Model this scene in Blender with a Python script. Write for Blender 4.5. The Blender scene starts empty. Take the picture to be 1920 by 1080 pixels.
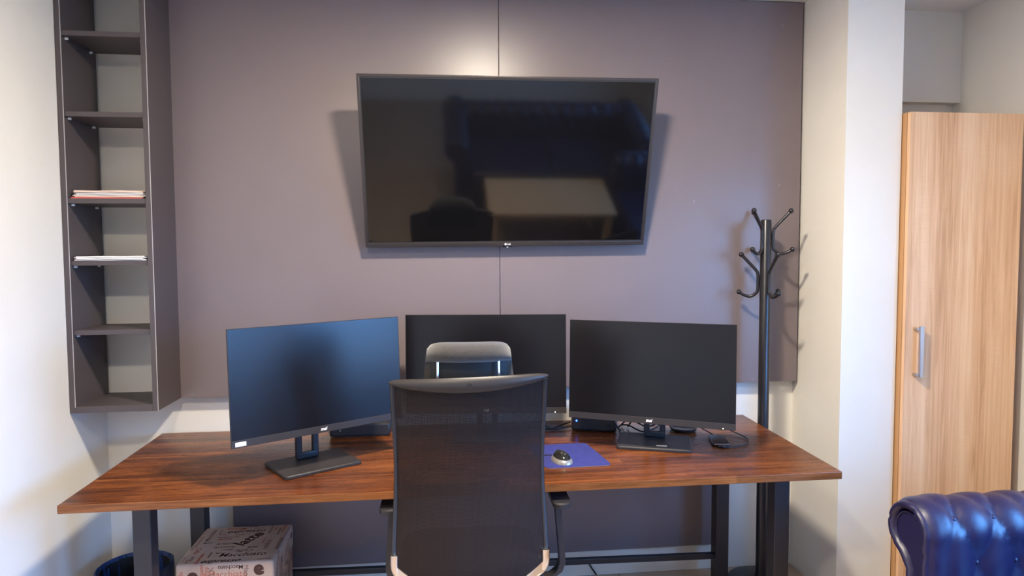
import bpy, bmesh, math, random
from mathutils import Vector, Matrix
R = math.radians
random.seed(7)
scene = bpy.context.scene
COL = scene.collection

# ------------------------------------------------------------------ camera
F_PX, YAW, PITCH, ROLL = 1265.05, 0.11111, 0.05481, -0.00502
CAM = Vector((1.4122, -3.0363, 1.5248))
_f = Vector((math.sin(YAW)*math.cos(PITCH), math.cos(YAW)*math.cos(PITCH), -math.sin(PITCH)))
_r0 = Vector((math.cos(YAW), -math.sin(YAW), 0)); _u0 = _r0.cross(_f)
_r = _r0*math.cos(ROLL)+_u0*math.sin(ROLL); _u = -_r0*math.sin(ROLL)+_u0*math.cos(ROLL)
cd = bpy.data.cameras.new('camera'); cam = bpy.data.objects.new('camera', cd); COL.objects.link(cam)
cd.sensor_fit = 'HORIZONTAL'; cd.sensor_width = 36; cd.lens = F_PX/1920*36; cd.clip_start = .02
cam.matrix_world = Matrix(((_r.x, _u.x, -_f.x, CAM.x), (_r.y, _u.y, -_f.y, CAM.y), (_r.z, _u.z, -_f.z, CAM.z), (0, 0, 0, 1)))
scene.camera = cam

# ------------------------------------------------------------------ world, exposure, main lights
world = bpy.data.worlds.new('world'); scene.world = world; world.use_nodes = True
bg = world.node_tree.nodes['Background']
bg.inputs['Strength'].default_value = 42.0
SKY, GROUND = (0.11, 0.39, 1.0, 1), (0.07, 0.13, 0.22, 1)      # clear sky above, darker yard below the horizon
_n, _l = world.node_tree.nodes, world.node_tree.links
_tc = _n.new('ShaderNodeTexCoord'); _sp = _n.new('ShaderNodeSeparateXYZ'); _mr = _n.new('ShaderNodeMapRange'); _mx = _n.new('ShaderNodeMix'); _mx.data_type = 'RGBA'
_mr.inputs['From Min'].default_value = -.06; _mr.inputs['From Max'].default_value = .10; _mx.inputs[6].default_value = GROUND; _mx.inputs[7].default_value = SKY
_l.new(_tc.outputs['Generated'], _sp.inputs[0]); _l.new(_sp.outputs['Z'], _mr.inputs['Value']); _l.new(_mr.outputs[0], _mx.inputs[0]); _l.new(_mx.outputs[2], bg.inputs['Color'])
vs = scene.view_settings
vs.view_transform = 'Standard'; vs.look = 'None'; vs.gamma = 1; vs.use_curve_mapping = False; vs.exposure = 0.03
LAMP_COL = (1.0, 0.885, 0.71)
LAMPS = [((1.70, -1.42), 84, 'round recessed ceiling downlight above the desk in front of the television'),
         ((0.95, -2.7), 34, 'round recessed ceiling downlight over the middle of the room')]
CEIL = 2.655
WINDOWS = [(-1.65, -2.75), (-3.25, -4.35)]
WZ = (0.80, 2.05)
XR = 3.929            # right wall
YREAR = -5.4

# ------------------------------------------------------------------ materials
def mat(name, col, rough=.5, metal=0, **kw):
    m = bpy.data.materials.new(name); m.use_nodes = True
    b = m.node_tree.nodes['Principled BSDF']
    b.inputs['Base Color'].default_value = (*col, 1); b.inputs['Roughness'].default_value = rough; b.inputs['Metallic'].default_value = metal
    for k, v in kw.items(): b.inputs[k.replace('_', ' ')].default_value = v
    return m
def nodes(m): return m.node_tree.nodes, m.node_tree.links, m.node_tree.nodes['Principled BSDF']
def coords(m, scale, kind='Object'):
    n, l, b = nodes(m); tc = n.new('ShaderNodeTexCoord'); mp = n.new('ShaderNodeMapping'); mp.inputs['Scale'].default_value = scale
    l.new(tc.outputs[kind], mp.inputs['Vector']); return mp.outputs['Vector']
def noise(m, vec, scale=5, detail=4, rough=.5, dist=0):
    n, l, b = nodes(m); t = n.new('ShaderNodeTexNoise'); l.new(vec, t.inputs['Vector'])
    t.inputs['Scale'].default_value = scale; t.inputs['Detail'].default_value = detail; t.inputs['Roughness'].default_value = rough; t.inputs['Distortion'].default_value = dist
    return t.outputs['Fac']
def ramp(m, fac, stops):
    n, l, b = nodes(m); r = n.new('ShaderNodeValToRGB'); l.new(fac, r.inputs['Fac']); e = r.color_ramp.elements
    e[0].position, e[0].color = stops[0][0], (*stops[0][1], 1); e[1].position, e[1].color = stops[-1][0], (*stops[-1][1], 1)
    for p, c in stops[1:-1]: x = e.new(p); x.color = (*c, 1)
    return r.outputs['Color']
def bump(m, h, strength=.1, dist=.01):
    n, l, b = nodes(m); bp = n.new('ShaderNodeBump'); bp.inputs['Strength'].default_value = strength; bp.inputs['Distance'].default_value = dist
    l.new(h, bp.inputs['Height']); l.new(bp.outputs['Normal'], b.inputs['Normal'])
def mixc(m, fac, a, b_, mode='MIX'):
    n, l, b = nodes(m); x = n.new('ShaderNodeMix'); x.data_type = 'RGBA'; x.blend_type = mode
    for s, v in ((x.inputs[0], fac), (x.inputs[6], a), (x.inputs[7], b_)):
        if hasattr(v, 'links'): l.new(v, s)
        else: s.default_value = v if isinstance(v, (int, float)) else (*v, 1)
    return x.outputs[2]
def math_n(m, op, a, b_=None):
    n, l, b = nodes(m); x = n.new('ShaderNodeMath'); x.operation = op
    for s, v in ((x.inputs[0], a), (x.inputs[1], b_)):
        if v is None: continue
        if hasattr(v, 'links'): l.new(v, s)
        else: s.default_value = v
    return x.outputs[0]
def setc(m, out, sock='Base Color'): n, l, b = nodes(m); l.new(out, b.inputs[sock])

def painted(name, col, rough, var=.04, bs=.06):
    m = mat(name, col, rough); v = coords(m, (1, 1, 1))
    f = noise(m, v, 1.7, 5, .6)
    setc(m, ramp(m, f, ((.3, tuple(c*(1-var) for c in col)), (.7, tuple(min(1, c*(1+var)) for c in col)))))
    bump(m, noise(m, v, 180, 3, .6), bs, .002); return m
M = {}
M['wall'] = painted('wall_paint', (.80, .765, .70), .55)
M['ceil'] = painted('ceiling_paint', (.82, .80, .77), .7)
M['board'] = painted('board_paint', (.182, .145, .152), .34, .05, .004); M['board'].node_tree.nodes['Principled BSDF'].inputs['Specular IOR Level'].default_value = .5
M['shelf'] = painted('shelf_laminate', (.078, .063, .067), .5, .03, .03)
M['edge'] = mat('worn_edge', (.42, .39, .40), .5)
M['white'] = mat('white_plastic', (.8, .79, .77), .4)
M['blackpl'] = mat('black_plastic', (.022, .02, .022), .42)
M['greypl'] = mat('dark_grey_plastic', (.030, .026, .027), .5, 0, Specular_IOR_Level=.3)
M['railpl'] = mat('satin_grey_rail', (.030, .025, .024), .42, 0, Specular_IOR_Level=.35)
M['bezel'] = mat('brushed_bezel', (.055, .048, .05), .38, .5)
M['tvscreen'] = mat('tv_glass', (.004, .004, .005), .06, 0, Specular_IOR_Level=.6)
M['screen'] = mat('matte_screen', (.006, .005, .006), .25, 0, Specular_IOR_Level=.4)
M['metalblk'] = painted('black_powder_coat', (.03, .027, .03), .42, .1, .02)
M['pole'] = mat('black_gloss_metal', (.022, .02, .024), .28, .2)
M['chrome'] = mat('chrome', (.85, .84, .83), .12, 1)
M['steel'] = mat('brushed_steel', (.55, .55, .57), .34, 1)
M['rubber'] = mat('black_rubber', (.015, .014, .015), .6)
M['paper'] = mat('paper', (.80, .77, .74), .7)
M['paper2'] = mat('peach_paper', (.78, .60, .50), .7)
M['red'] = mat('red_card', (.62, .10, .08), .5)
M['logo'] = mat('logo_white', (.85, .83, .80), .4)
M['tape'] = mat('label_text', (.25, .24, .24), .6)
M['cream'] = mat('cream_scrap', (.85, .72, .55), .6)
M['brownprint'] = mat('brown_print', (.085, .032, .025), .6)
M['midprint'] = mat('faded_brown_print', (.27, .15, .11), .6)
M['redprint'] = mat('red_print', (.55, .13, .075), .6)
M['glasslens'] = mat('lens_white', (.9, .85, .82), .2)
# desk wood: glued staves running along the desk, reddish brown stain under varnish
m = mat('stained_wood', (.2, .06, .02), .30, 0, Specular_IOR_Level=.28, Coat_Weight=.07, Coat_Roughness=.2); M['wood'] = m
n, l, b = nodes(m); v = coords(m, (1, 1, 1))
br = n.new('ShaderNodeTexBrick'); br.offset = .37; br.inputs['Scale'].default_value = 1; br.inputs['Brick Width'].default_value = .55; br.inputs['Row Height'].default_value = .046
br.inputs['Mortar Size'].default_value = .0; br.inputs['Color1'].default_value = (.1, .1, .1, 1); br.inputs['Color2'].default_value = (.9, .9, .9, 1); br.inputs['Bias'].default_value = 0
l.new(v, br.inputs['Vector'])
g = noise(m, coords(m, (2.2, 34, 34)), 1.0, 7, .62, .6); g2 = noise(m, coords(m, (9, 160, 160)), 1.0, 3, .6)
big = noise(m, coords(m, (1.6, 3.2, 3)), 1.0, 3, .5)
f = math_n(m, 'ADD', math_n(m, 'MULTIPLY', g, .62), math_n(m, 'MULTIPLY', br.outputs['Fac'], 0))
f = math_n(m, 'ADD', f, math_n(m, 'MULTIPLY', g2, .16)); sep = n.new('ShaderNodeSeparateColor'); l.new(br.outputs['Color'], sep.inputs[0])
f = math_n(m, 'ADD', f, math_n(m, 'MULTIPLY', sep.outputs[0], .13)); f = math_n(m, 'ADD', f, math_n(m, 'MULTIPLY', big, .22))
setc(m, ramp(m, f, ((.38, (.029, .0078, .0020)), (.52, (.086, .0222, .0050)), (.64, (.18, .051, .0118)), (.80, (.35, .118, .031)))))
bump(m, g, .08, .004)
setc(m, ramp(m, g2, ((.3, (.22, .22, .22)), (.7, (.36, .36, .36)))), 'Roughness')
# sonoma oak laminate
m = mat('oak_laminate', (.6, .4, .25), .5); M['oak'] = m
g = noise(m, coords(m, (55, 55, 1.6)), 1.0, 8, .65, .9); pl = noise(m, coords(m, (7.5, 7.5, .12)), 1.0, 1.5, .5); cr = noise(m, coords(m, (8, 8, 150)), 1.0, 2, .5); ms = noise(m, coords(m, (9, 9, 2.2)), 1.0, 3, .5)
f = math_n(m, 'ADD', math_n(m, 'MULTIPLY', g, .55), math_n(m, 'MULTIPLY', pl, .5))
cm = math_n(m, 'MULTIPLY', math_n(m, 'MAXIMUM', math_n(m, 'MULTIPLY', math_n(m, 'SUBTRACT', ms, .5), 5), 0), math_n(m, 'MULTIPLY', cr, .10)); f = math_n(m, 'ADD', f, cm)
setc(m, ramp(m, f, ((.36, (.55, .30, .155)), (.48, (.74, .45, .26)), (.60, (.85, .57, .36)), (.74, (.90, .67, .45)))))
bump(m, g, .12, .002)
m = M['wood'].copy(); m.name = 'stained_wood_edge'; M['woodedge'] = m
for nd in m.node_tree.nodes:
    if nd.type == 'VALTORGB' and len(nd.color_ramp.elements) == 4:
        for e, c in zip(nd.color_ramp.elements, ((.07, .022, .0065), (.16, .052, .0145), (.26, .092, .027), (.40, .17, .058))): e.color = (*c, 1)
M['oakshade'] = mat('oak_shaded_side', (.50, .27, .12), .5)  # darker oak for the wardrobe's left side, its shade put into the colour
# light oak table / floor
m = mat('beige_tile', (.5, .4, .31), .28); M['floor'] = m
n, l, b = nodes(m); v = coords(m, (1, 1, 1)); br = n.new('ShaderNodeTexBrick'); br.offset = 0; br.inputs['Scale'].default_value = 1
br.inputs['Brick Width'].default_value = .45; br.inputs['Row Height'].default_value = .45; br.inputs['Mortar Size'].default_value = .004
br.inputs['Color1'].default_value = (.50, .36, .25, 1); br.inputs['Color2'].default_value = (.46, .33, .23, 1); br.inputs['Mortar'].default_value = (.2, .16, .13, 1)
l.new(v, br.inputs['Vector']); nz = noise(m, v, 6, 5, .6); setc(m, mixc(m, .35, br.outputs['Color'], ramp(m, nz, ((.3, (.30, .23, .17)), (.7, (.62, .5, .4)))), 'MULTIPLY') if False else mixc(m, .25, br.outputs['Color'], ramp(m, nz, ((.3, (.36, .25, .17)), (.7, (.58, .44, .32))))))
M['tabletop'] = painted('pale_table_laminate', (.80, .54, .30), .4)
# leather
m = mat('navy_leather', (.013, .010, .050), .40, 0, Coat_Weight=.3, Coat_Roughness=.36); M['leather'] = m
v = coords(m, (1, 1, 1)); n, l, b = nodes(m); vo = n.new('ShaderNodeTexVoronoi'); vo.inputs['Scale'].default_value = 420; l.new(v, vo.inputs['Vector'])
bump(m, math_n(m, 'ADD', vo.outputs['Distance'], math_n(m, 'MULTIPLY', noise(m, v, 60, 4, .6), .8)), .22, .0012)
# chair mesh fabric: a weave with small see-through holes
m = mat('mesh_fabric', (.045, .036, .034), .5, 0, Specular_IOR_Level=.15); M['mesh'] = m
n, l, b = nodes(m); tc = n.new('ShaderNodeTexCoord'); sx = n.new('ShaderNodeSeparateXYZ'); l.new(tc.outputs['UV'], sx.inputs[0])
K = 2*math.pi/.0052
p1 = math_n(m, 'SINE', math_n(m, 'MULTIPLY', math_n(m, 'ADD', sx.outputs[0], sx.outputs[1]), K)); p2 = math_n(m, 'SINE', math_n(m, 'MULTIPLY', math_n(m, 'SUBTRACT', sx.outputs[0], sx.outputs[1]), K))
pp = math_n(m, 'MULTIPLY', p1, p2); hole = math_n(m, 'GREATER_THAN', pp, .80)
tr = n.new('ShaderNodeBsdfTransparent'); mx = n.new('ShaderNodeMixShader'); out = n['Material Output']
l.new(hole, mx.inputs[0]); l.new(b.outputs[0], mx.inputs[1]); l.new(tr.outputs[0], mx.inputs[2]); l.new(mx.outputs[0], out.inputs['Surface'])
setc(m, ramp(m, math_n(m, 'MULTIPLY', math_n(m, 'ADD', pp, 1), .5), ((.2, (.007, .004, .0035)), (.75, (.030, .019, .016)))))
bump(m, pp, .5, .001)
# headrest upholstery
m = mat('grey_wool', (.09, .075, .065), .9, 0, Sheen_Weight=.4); M['wool'] = m
v = coords(m, (1, 1, 1)); f = noise(m, v, 420, 3, .7); setc(m, ramp(m, f, ((.35, (.010, .008, .0075)), (.7, (.055, .045, .040))))); bump(m, f, .6, .003)
M['seatfab'] = mat('black_fabric', (.02, .018, .018), .9)
# blue fabric pad
m = mat('blue_pad', (.045, .05, .30), .75); M['bluepad'] = m
f = noise(m, coords(m, (1, 1, 1)), 35, 4, .6); setc(m, ramp(m, f, ((.3, (.024, .028, .165)), (.7, (.034, .038, .215)))))
M['padedge'] = mat('pad_rubber_edge', (.16, .14, .16), .7)
# mouse
M['mouseblk'] = mat('gloss_black', (.018, .016, .014), .14)
M['mousegrey'] = mat('silver_plastic', (.38, .35, .31), .3, .5)
# bin liner
m = mat('blue_bin_liner', (.02, .05, .16), .28, 0, Transmission_Weight=.12); M['liner'] = m
bump(m, noise(m, coords(m, (14, 14, 3)), 2.2, 4, .6, .8), .7, .02)
# box card
m = mat('printed_card', (.6, .44, .34), .55); M['card'] = m
f = noise(m, coords(m, (1, 1, 1)), 9, 4, .6); setc(m, ramp(m, f, ((.3, (.55, .40, .31)), (.7, (.66, .49, .38)))))
# emissive
def emis(name, col, s):
    m = bpy.data.materials.new(name); m.use_nodes = True; n = m.node_tree.nodes; b = n['Principled BSDF']
    b.inputs['Base Color'].default_value = (*col, 1); b.inputs['Emission Color'].default_value = (*col, 1); b.inputs['Emission Strength'].default_value = s; return m
M['lampglow'] = emis('lamp_diffuser', LAMP_COL, 14); M['led'] = emis('blue_led', (.03, .10, 1.0), 9); M['ledw'] = emis('white_led', (1.0, .85, .65), 3)
# window pane: clear thin glass
m = bpy.data.materials.new('window_glass'); m.use_nodes = True; n = m.node_tree.nodes; l = m.node_tree.links; M['pane'] = m
n.remove(n['Principled BSDF']); t = n.new('ShaderNodeBsdfTransparent'); g = n.new('ShaderNodeBsdfGlossy'); g.inputs['Roughness'].default_value = .02; x = n.new('ShaderNodeMixShader'); x.inputs[0].default_value = .06
l.new(t.outputs[0], x.inputs[1]); l.new(g.outputs[0], x.inputs[2]); l.new(x.outputs[0], n['Material Output'].inputs['Surface'])

# ------------------------------------------------------------------ geometry helpers
class MB:
    def __init__(s): s.bm = bmesh.new()
    def box(s, x0, x1, y0, y1, z0, z1, bev=0, seg=2, mtx=None):
        t = bmesh.new(); bmesh.ops.create_cube(t, size=1)
        for v in t.verts: v.co = Vector(((x0+x1)/2+v.co.x*(x1-x0), (y0+y1)/2+v.co.y*(y1-y0), (z0+z1)/2+v.co.z*(z1-z0)))
        if bev: bmesh.ops.bevel(t, geom=t.edges[:], offset=bev, segments=seg, affect='EDGES', profile=.5)
        t.normal_update()
        for f in t.faces: f.smooth = max(abs(c) for c in f.normal) < .999     # large faces stay flat shaded
        return s.add(t, mtx)
    def add(s, t, mtx=None):
        if mtx: bmesh.ops.transform(t, matrix=mtx, verts=t.verts)
        me = bpy.data.meshes.new('tmp'); t.to_mesh(me); t.free(); s.bm.from_mesh(me); bpy.data.meshes.remove(me); return s
    def mesh(s, me, mtx=None):
        me = me.copy()
        if mtx: me.transform(mtx)
        s.bm.from_mesh(me); bpy.data.meshes.remove(me); return s
    def grid(s, rows, closed_u=False, closed_v=False, caps=False, uv=None):
        """rows: list of lists of points"""
        bm = s.bm; V = [[bm.verts.new(p) for p in r] for r in rows]; nr, nc = len(V), len(V[0])
        lay = bm.loops.layers.uv.verify() if uv else None
        for i in range(nr if closed_v else nr-1):
            for j in range(nc if closed_u else nc-1):
                a, b_ = (i+1) % nr, (j+1) % nc
                q = (V[i][j], V[i][b_], V[a][b_], V[a][j])
                f = bm.faces.new(q); f.smooth = True
                if uv:
                    for lp, (ii, jj) in zip(f.loops, ((i, j), (i, b_), (a, b_), (a, j))): lp[lay].uv = uv[ii][jj]
        if caps: bm.faces.new(V[0][::-1]); bm.faces.new(V[-1])
        return s
    def tube(s, pts, r, seg=10, caps=True):
        pts = [Vector(p) for p in pts]; rows = []; n = len(pts); prev = None
        rs = r if isinstance(r, (list, tuple)) else [r]*n
        for i, p in enumerate(pts):
            t = (pts[min(i+1, n-1)]-pts[max(i-1, 0)]).normalized()
            if prev is None: a = t.orthogonal().normalized()
            else: a = (prev-t*prev.dot(t)).normalized()
            prev = a; b_ = t.cross(a)
            rows.append([p+(a*math.cos(2*math.pi*k/seg)+b_*math.sin(2*math.pi*k/seg))*rs[i] for k in range(seg)])
        return s.grid(rows, closed_u=True, caps=caps)
    def lathe(s, prof, c=(0, 0, 0), seg=32, caps=True):
        c = Vector(c); return s.grid([[c+Vector((r*math.cos(2*math.pi*k/seg), r*math.sin(2*math.pi*k/seg), z)) for k in range(seg)] for r, z in prof], closed_u=True, caps=caps)
    def ball(s, c, r, seg=12):
        t = bmesh.new(); bmesh.ops.create_uvsphere(t, u_segments=seg, v_segments=seg//2+2, radius=r)
        for f in t.faces: f.smooth = True
        return s.add(t, Matrix.Translation(Vector(c)))
    def prism(s, poly, axis_vec, mtx=None, bev=0):
        t = bmesh.new(); vs_ = [t.verts.new(p) for p in poly]; f = t.faces.new(vs_)
        e = bmesh.ops.extrude_face_region(t, geom=[f]); bmesh.ops.translate(t, vec=Vector(axis_vec), verts=[v for v in e['geom'] if isinstance(v, bmesh.types.BMVert)])
        bmesh.ops.recalc_face_normals(t, faces=t.faces[:])
        if bev: bmesh.ops.bevel(t, geom=t.edges[:], offset=bev, segments=2, affect='EDGES', profile=.5)
        return s.add(t, mtx)
def smooth_path(pts, k=6):
    """Catmull-Rom through pts"""
    P = [Vector(p) for p in pts]; P = [P[0]*2-P[1]]+P+[P[-1]*2-P[-2]]; o = []
    for i in range(1, len(P)-2):
        for j in range(k):
            t = j/k; a, b_, c, d = P[i-1:i+3]
            o.append(.5*((2*b_)+(c-a)*t+(2*a-5*b_+4*c-d)*t*t+(3*b_-a-3*c+d)*t**3))
    o.append(P[-2]); return o
def rrect(w, d, r, seg=5):
    o = []
    for cx, cy, a0 in ((w/2-r, d/2-r, 0), (-w/2+r, d/2-r, 90), (-w/2+r, -d/2+r, 180), (w/2-r, -d/2+r, 270)):
        for k in range(seg+1): a = R(a0+90*k/seg); o.append((cx+r*math.cos(a), cy+r*math.sin(a)))
    return o
def tag(o, label=None, cat=None, group=None, kind=None):
    for k, v in (('label', label), ('category', cat), ('group', group), ('kind', kind)):
        if v: o[k] = v
    return o
def obj(name, mb, material, parent=None, label=None, cat=None, group=None, kind=None, smooth=38, recalc=True):
    if recalc: bmesh.ops.recalc_face_normals(mb.bm, faces=mb.bm.faces[:])
    me = bpy.data.meshes.new(name); mb.bm.to_mesh(me); mb.bm.free()
    fl = [p.use_smooth for p in me.polygons]; me.set_sharp_from_angle(angle=R(smooth)); me.polygons.foreach_set('use_smooth', fl)
    if isinstance(material, str): material = M[material]
    me.materials.append(material)
    o = bpy.data.objects.new(name, me); COL.objects.link(o)
    if parent: o.parent = parent
    else:
        xs = [v.co for v in me.vertices]; c = Vector(((min(v.x for v in xs)+max(v.x for v in xs))/2, (min(v.y for v in xs)+max(v.y for v in xs))/2, min(v.z for v in xs)))
        if kind != 'structure': me.transform(Matrix.Translation(-c)); o.location = c
    return tag(o, label, cat, group, kind)
def thing(name, label, cat, loc=(0, 0, 0), rot=0, group=None):
    o = bpy.data.objects.new(name, None); COL.objects.link(o); o.location = loc; o.rotation_euler = (0, 0, rot) if isinstance(rot, (int, float)) else rot
    o.empty_display_size = .1; return tag(o, label, cat, group)
def copy_tree(o, parent=None):
    c = o.copy(); COL.objects.link(c); c.parent = parent
    for ch in list(o.children): copy_tree(ch, c)
    return c
_tc = {}
def text_mesh(s, size=.02, shear=0, bold=0):
    """flat lettering, centred on the origin in the xy plane"""
    cu = bpy.data.curves.new('t', 'FONT'); cu.body = s; cu.size = size; cu.shear = shear; cu.offset = bold*size; cu.align_x = 'CENTER'; cu.align_y = 'CENTER'; cu.resolution_u = 3
    o = bpy.data.objects.new('t', cu); me = bpy.data.meshes.new_from_object(o); bpy.data.objects.remove(o); bpy.data.curves.remove(cu); return me

# ------------------------------------------------------------------ structure
def struct(name, mb, material, label=None, cat=None): return obj(name, mb, material, None, label, cat, None, 'structure')
XC0, XC1, YC = 3.103, 3.352, -.381          # the column
struct('floor', MB().box(-.2, XR+.2, YREAR-.2, .3, -.1, 0), 'floor', 'beige tiled floor', 'floor')
struct('ceiling', MB().box(-.2, XR+.2, YREAR-.2, .3, CEIL, CEIL+.12), 'ceil', 'white painted ceiling', 'ceiling')
struct('wall_left', MB().box(-.2, 0, YREAR, .3, 0, CEIL), 'wall', 'cream painted wall on the left', 'wall')
struct('wall_back', MB().box(0, XC0, 0, .2, 0, CEIL), 'wall', 'cream painted wall behind desk and grey board', 'wall')
struct('wall_rear', MB().box(-.2, XR+.2, YREAR-.2, YREAR, 0, CEIL), 'wall', 'cream wall at the far end of the room', 'wall')
struct('wall_column', MB().box(XC0, XC1, YC, .2, 0, CEIL), 'wall', 'pale square wall column between desk and wardrobe', 'wall')
struct('wall_niche', MB().box(XC1, XR, .05, .2, 0, CEIL), 'wall', 'cream back wall of the wardrobe niche', 'wall')
struct('trim_1', MB().box(XC1, XR, 0, .05, 2.227, CEIL), 'wall', 'shallow plastered beam above the wardrobe', 'beam')
wr = MB()   # right wall with two window openings
segs = []; y = .3
for a, b_ in WINDOWS: wr.box(XR, XR+.2, a, y, 0, CEIL); wr.box(XR, XR+.2, b_, a, 0, WZ[0]); wr.box(XR, XR+.2, b_, a, WZ[1], CEIL); y = b_
wr.box(XR, XR+.2, YREAR, y, 0, CEIL)
struct('wall_right', wr, 'wall', 'cream side wall with two windows', 'wall')
for i, (a, b_) in enumerate(WINDOWS):
    fr = MB(); t = .05
    for z0, z1 in ((WZ[0], WZ[0]+t), (WZ[1]-t, WZ[1])): fr.box(XR+.06, XR+.12, b_, a, z0, z1, .004)
    for y0, y1 in ((b_, b_+t), (a-t, a), ((a+b_)/2-t/2, (a+b_)/2+t/2)): fr.box(XR+.06, XR+.12, y0, y1, WZ[0]+t, WZ[1]-t, .004)
    wo = struct('window_%d' % (i+1), fr, 'white', ('two-pane white window beside the wardrobe', 'two-pane white window further from the wardrobe')[i], 'window')
    for y0, y1 in ((b_+t, (a+b_)/2-t/2), ((a+b_)/2+t/2, a-t)): obj('pane', MB().box(XR+.088, XR+.092, y0, y1, WZ[0]+t, WZ[1]-t), 'pane', wo)
    ld = bpy.data.lights.new('daylight_portal', 'AREA'); ld.shape = 'RECTANGLE'; ld.size = a-b_; ld.size_y = WZ[1]-WZ[0]; ld.cycles.is_portal = True
    lo = bpy.data.objects.new('daylight_portal', ld); COL.objects.link(lo); lo.location = (XR+.14, (a+b_)/2, sum(WZ)/2); lo.rotation_euler = (0, R(90), R(0)); lo.rotation_euler = Matrix(((0, 0, 1), (1, 0, 0), (0, 1, 0))).to_euler(); lo.parent = wo

# ------------------------------------------------------------------ ceiling downlights
for (lx, ly), pw, lab in LAMPS:
    t = thing('ceiling_downlight', lab, 'light', (lx, ly, CEIL))
    obj('trim_ring', MB().lathe([(.105, 0), (.125, 0), (.127, -.006), (.115, -.012), (.105, -.008), (.105, 0)], seg=40, caps=False), 'white', t)
    obj('diffuser', MB().lathe([(.106, -.001), (.106, -.004)], seg=40), 'lampglow', t)
    ld = bpy.data.lights.new('lamp_light', 'AREA'); ld.shape = 'DISK'; ld.size = .20; ld.energy = pw; ld.color = LAMP_COL
    lo = bpy.data.objects.new('lamp_light', ld); COL.objects.link(lo); lo.location = (0, 0, -.014); lo.parent = t

# ------------------------------------------------------------------ grey cladding boards on the back wall
YB = -.055
def cladding(x0, x1, z0, z1, label, caps, seam=None):
    t = thing('wall_cladding_board', label, 'board', ((x0+x1)/2, 0, z0), 0, 'grey boards on the back wall')
    o = Vector(((x0+x1)/2, 0, z0))
    L = lambda a, b_, c, d, e, f_, **k: MB().box(a-o.x, b_-o.x, c, d, e-o.z, f_-o.z, **k)
    obj('board', L(x0, x1, YB, YB+.02, z0, z1, bev=.0012), 'board', t)
    for x in (x0+.12, x1-.16): obj('batten', L(x, x+.04, YB+.02, 0, z0+.1, z1-.1), 'board', t)
    for cx, cz in caps: obj('screw_cap', MB().lathe([(.0055, 0), (.0055, .0008), (.004, .0012)], seg=14).add_rot(Vector((cx, YB, cz))-o), 'shelfcap', t)
    return t
def add_rot(s, c):
    bmesh.ops.transform(s.bm, matrix=Matrix.Translation(c) @ Matrix.Rotation(R(90), 4, 'X'), verts=s.bm.verts); return s
MB.add_rot = add_rot
M['shelfcap'] = mat('screw_cap_grey', (.22, .20, .22), .5)
zb, zt = .907, CEIL-.004
cladding(.300, 1.6905, zb, zt, 'left half of the tall dark grey board behind the television', [(.371, .920)])
cladding(1.6925, 3.091, zb, zt, 'right half of the tall dark grey board behind the coat stand', [(2.873, .921), (2.992, 2.546), (2.989, 1.821), (2.582, 1.746)])
obj('lower_wall_board', MB().box(.514, 2.70, -.02, 0, .125, .70, .001), 'board', None, 'low dark grey board on the wall underneath the desk', 'board', 'grey boards on the back wall')
obj('wall_cable', MB().tube([(2.0985, -0.0060, 0.0768), (2.1215, -0.0060, 0.0345), (2.1420, -0.0060, 0.0045)], .0035, 8), 'rubber', None, 'thin dark cable slanting down the wall below the desk crossbar', 'cable')

# ------------------------------------------------------------------ shelf unit
SX0, SX1, SY0, SY1, SZ0, SZ1, ST = .002, .326, -.292, -.028, .908, CEIL-.02, .021
t = thing('shelf_unit', 'tall narrow dark grey open shelf unit in the left corner', 'shelf', ((SX0+SX1)/2, 0, SZ0))
so = Vector(t.location)
def sbox(a, b_, c, d, e, f_, bev=.001): return MB().box(a-so.x, b_-so.x, c-so.y, d-so.y, e-so.z, f_-so.z, bev)
SX1b = SX1
p = obj('side_panel', sbox(SX0, SX0+ST, SY0, SY1, SZ0, SZ1), 'shelf', t); obj('edge_band', sbox(SX0+ST-.0022, SX0+ST+.0003, SY0-.0006, SY0+.0015, SZ0+ST, SZ1, 0), 'edge', p)
p = obj('side_panel', sbox(SX1-ST, SX1, SY0, YB, SZ0, SZ1), 'shelf', t); obj('edge_band', sbox(SX1-.0022, SX1+.0003, SY0-.0006, SY0+.0015, SZ0, SZ1, 0), 'edge', p)
obj('bottom_panel', sbox(SX0+ST, SX1-ST, SY0, SY1, SZ0, SZ0+ST+.004), 'shelf', t)
obj('top_panel', sbox(SX0+ST, SX1-ST, SY0, SY1, SZ1-ST, SZ1), 'shelf', t)
SHELF_Z = [2.360, 2.060, 1.733, 1.496, 1.228]
for k, z in enumerate(SHELF_Z):
    s = obj('shelf_board', sbox(SX0+ST+.0005, SX1-ST-.0005, SY0+.004+.004*(k > 2), SY1-.02, z-.019, z), 'shelf', t)
    for x in (SX0+ST, SX1-ST):
        for y in (SY0+.030, SY1-.05):
            sx = 1 if x < .1 else -1
            obj('shelf_peg', sbox(min(x, x+sx*.011), max(x, x+sx*.011), y-.004, y+.004, z-.028, z-.0195, .001), 'white', s)
for z in (SZ0+ST+.035, SZ1-.07):
    br = obj('hanging_bracket', sbox(SX1-ST-.05, SX1-ST-.001, SY1-.002, -.0005, z-.026, z+.026, .002), 'steel', t)
    mb = MB(); mb.add(MB().lathe([(.009, 0), (.009, .016), (.004, .018)], seg=12).add_rot(Vector((SX1-ST-.03, SY1-.002, z-.006))-so).bm.copy()); mb.box(SX1-ST-.018-so.x, SX1-ST-.004-so.x, SY1-.022, SY1-.002, z-.012-so.z, z+.014-so.z, .002)
    obj('bracket_screw', mb, 'chrome', br)
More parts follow.
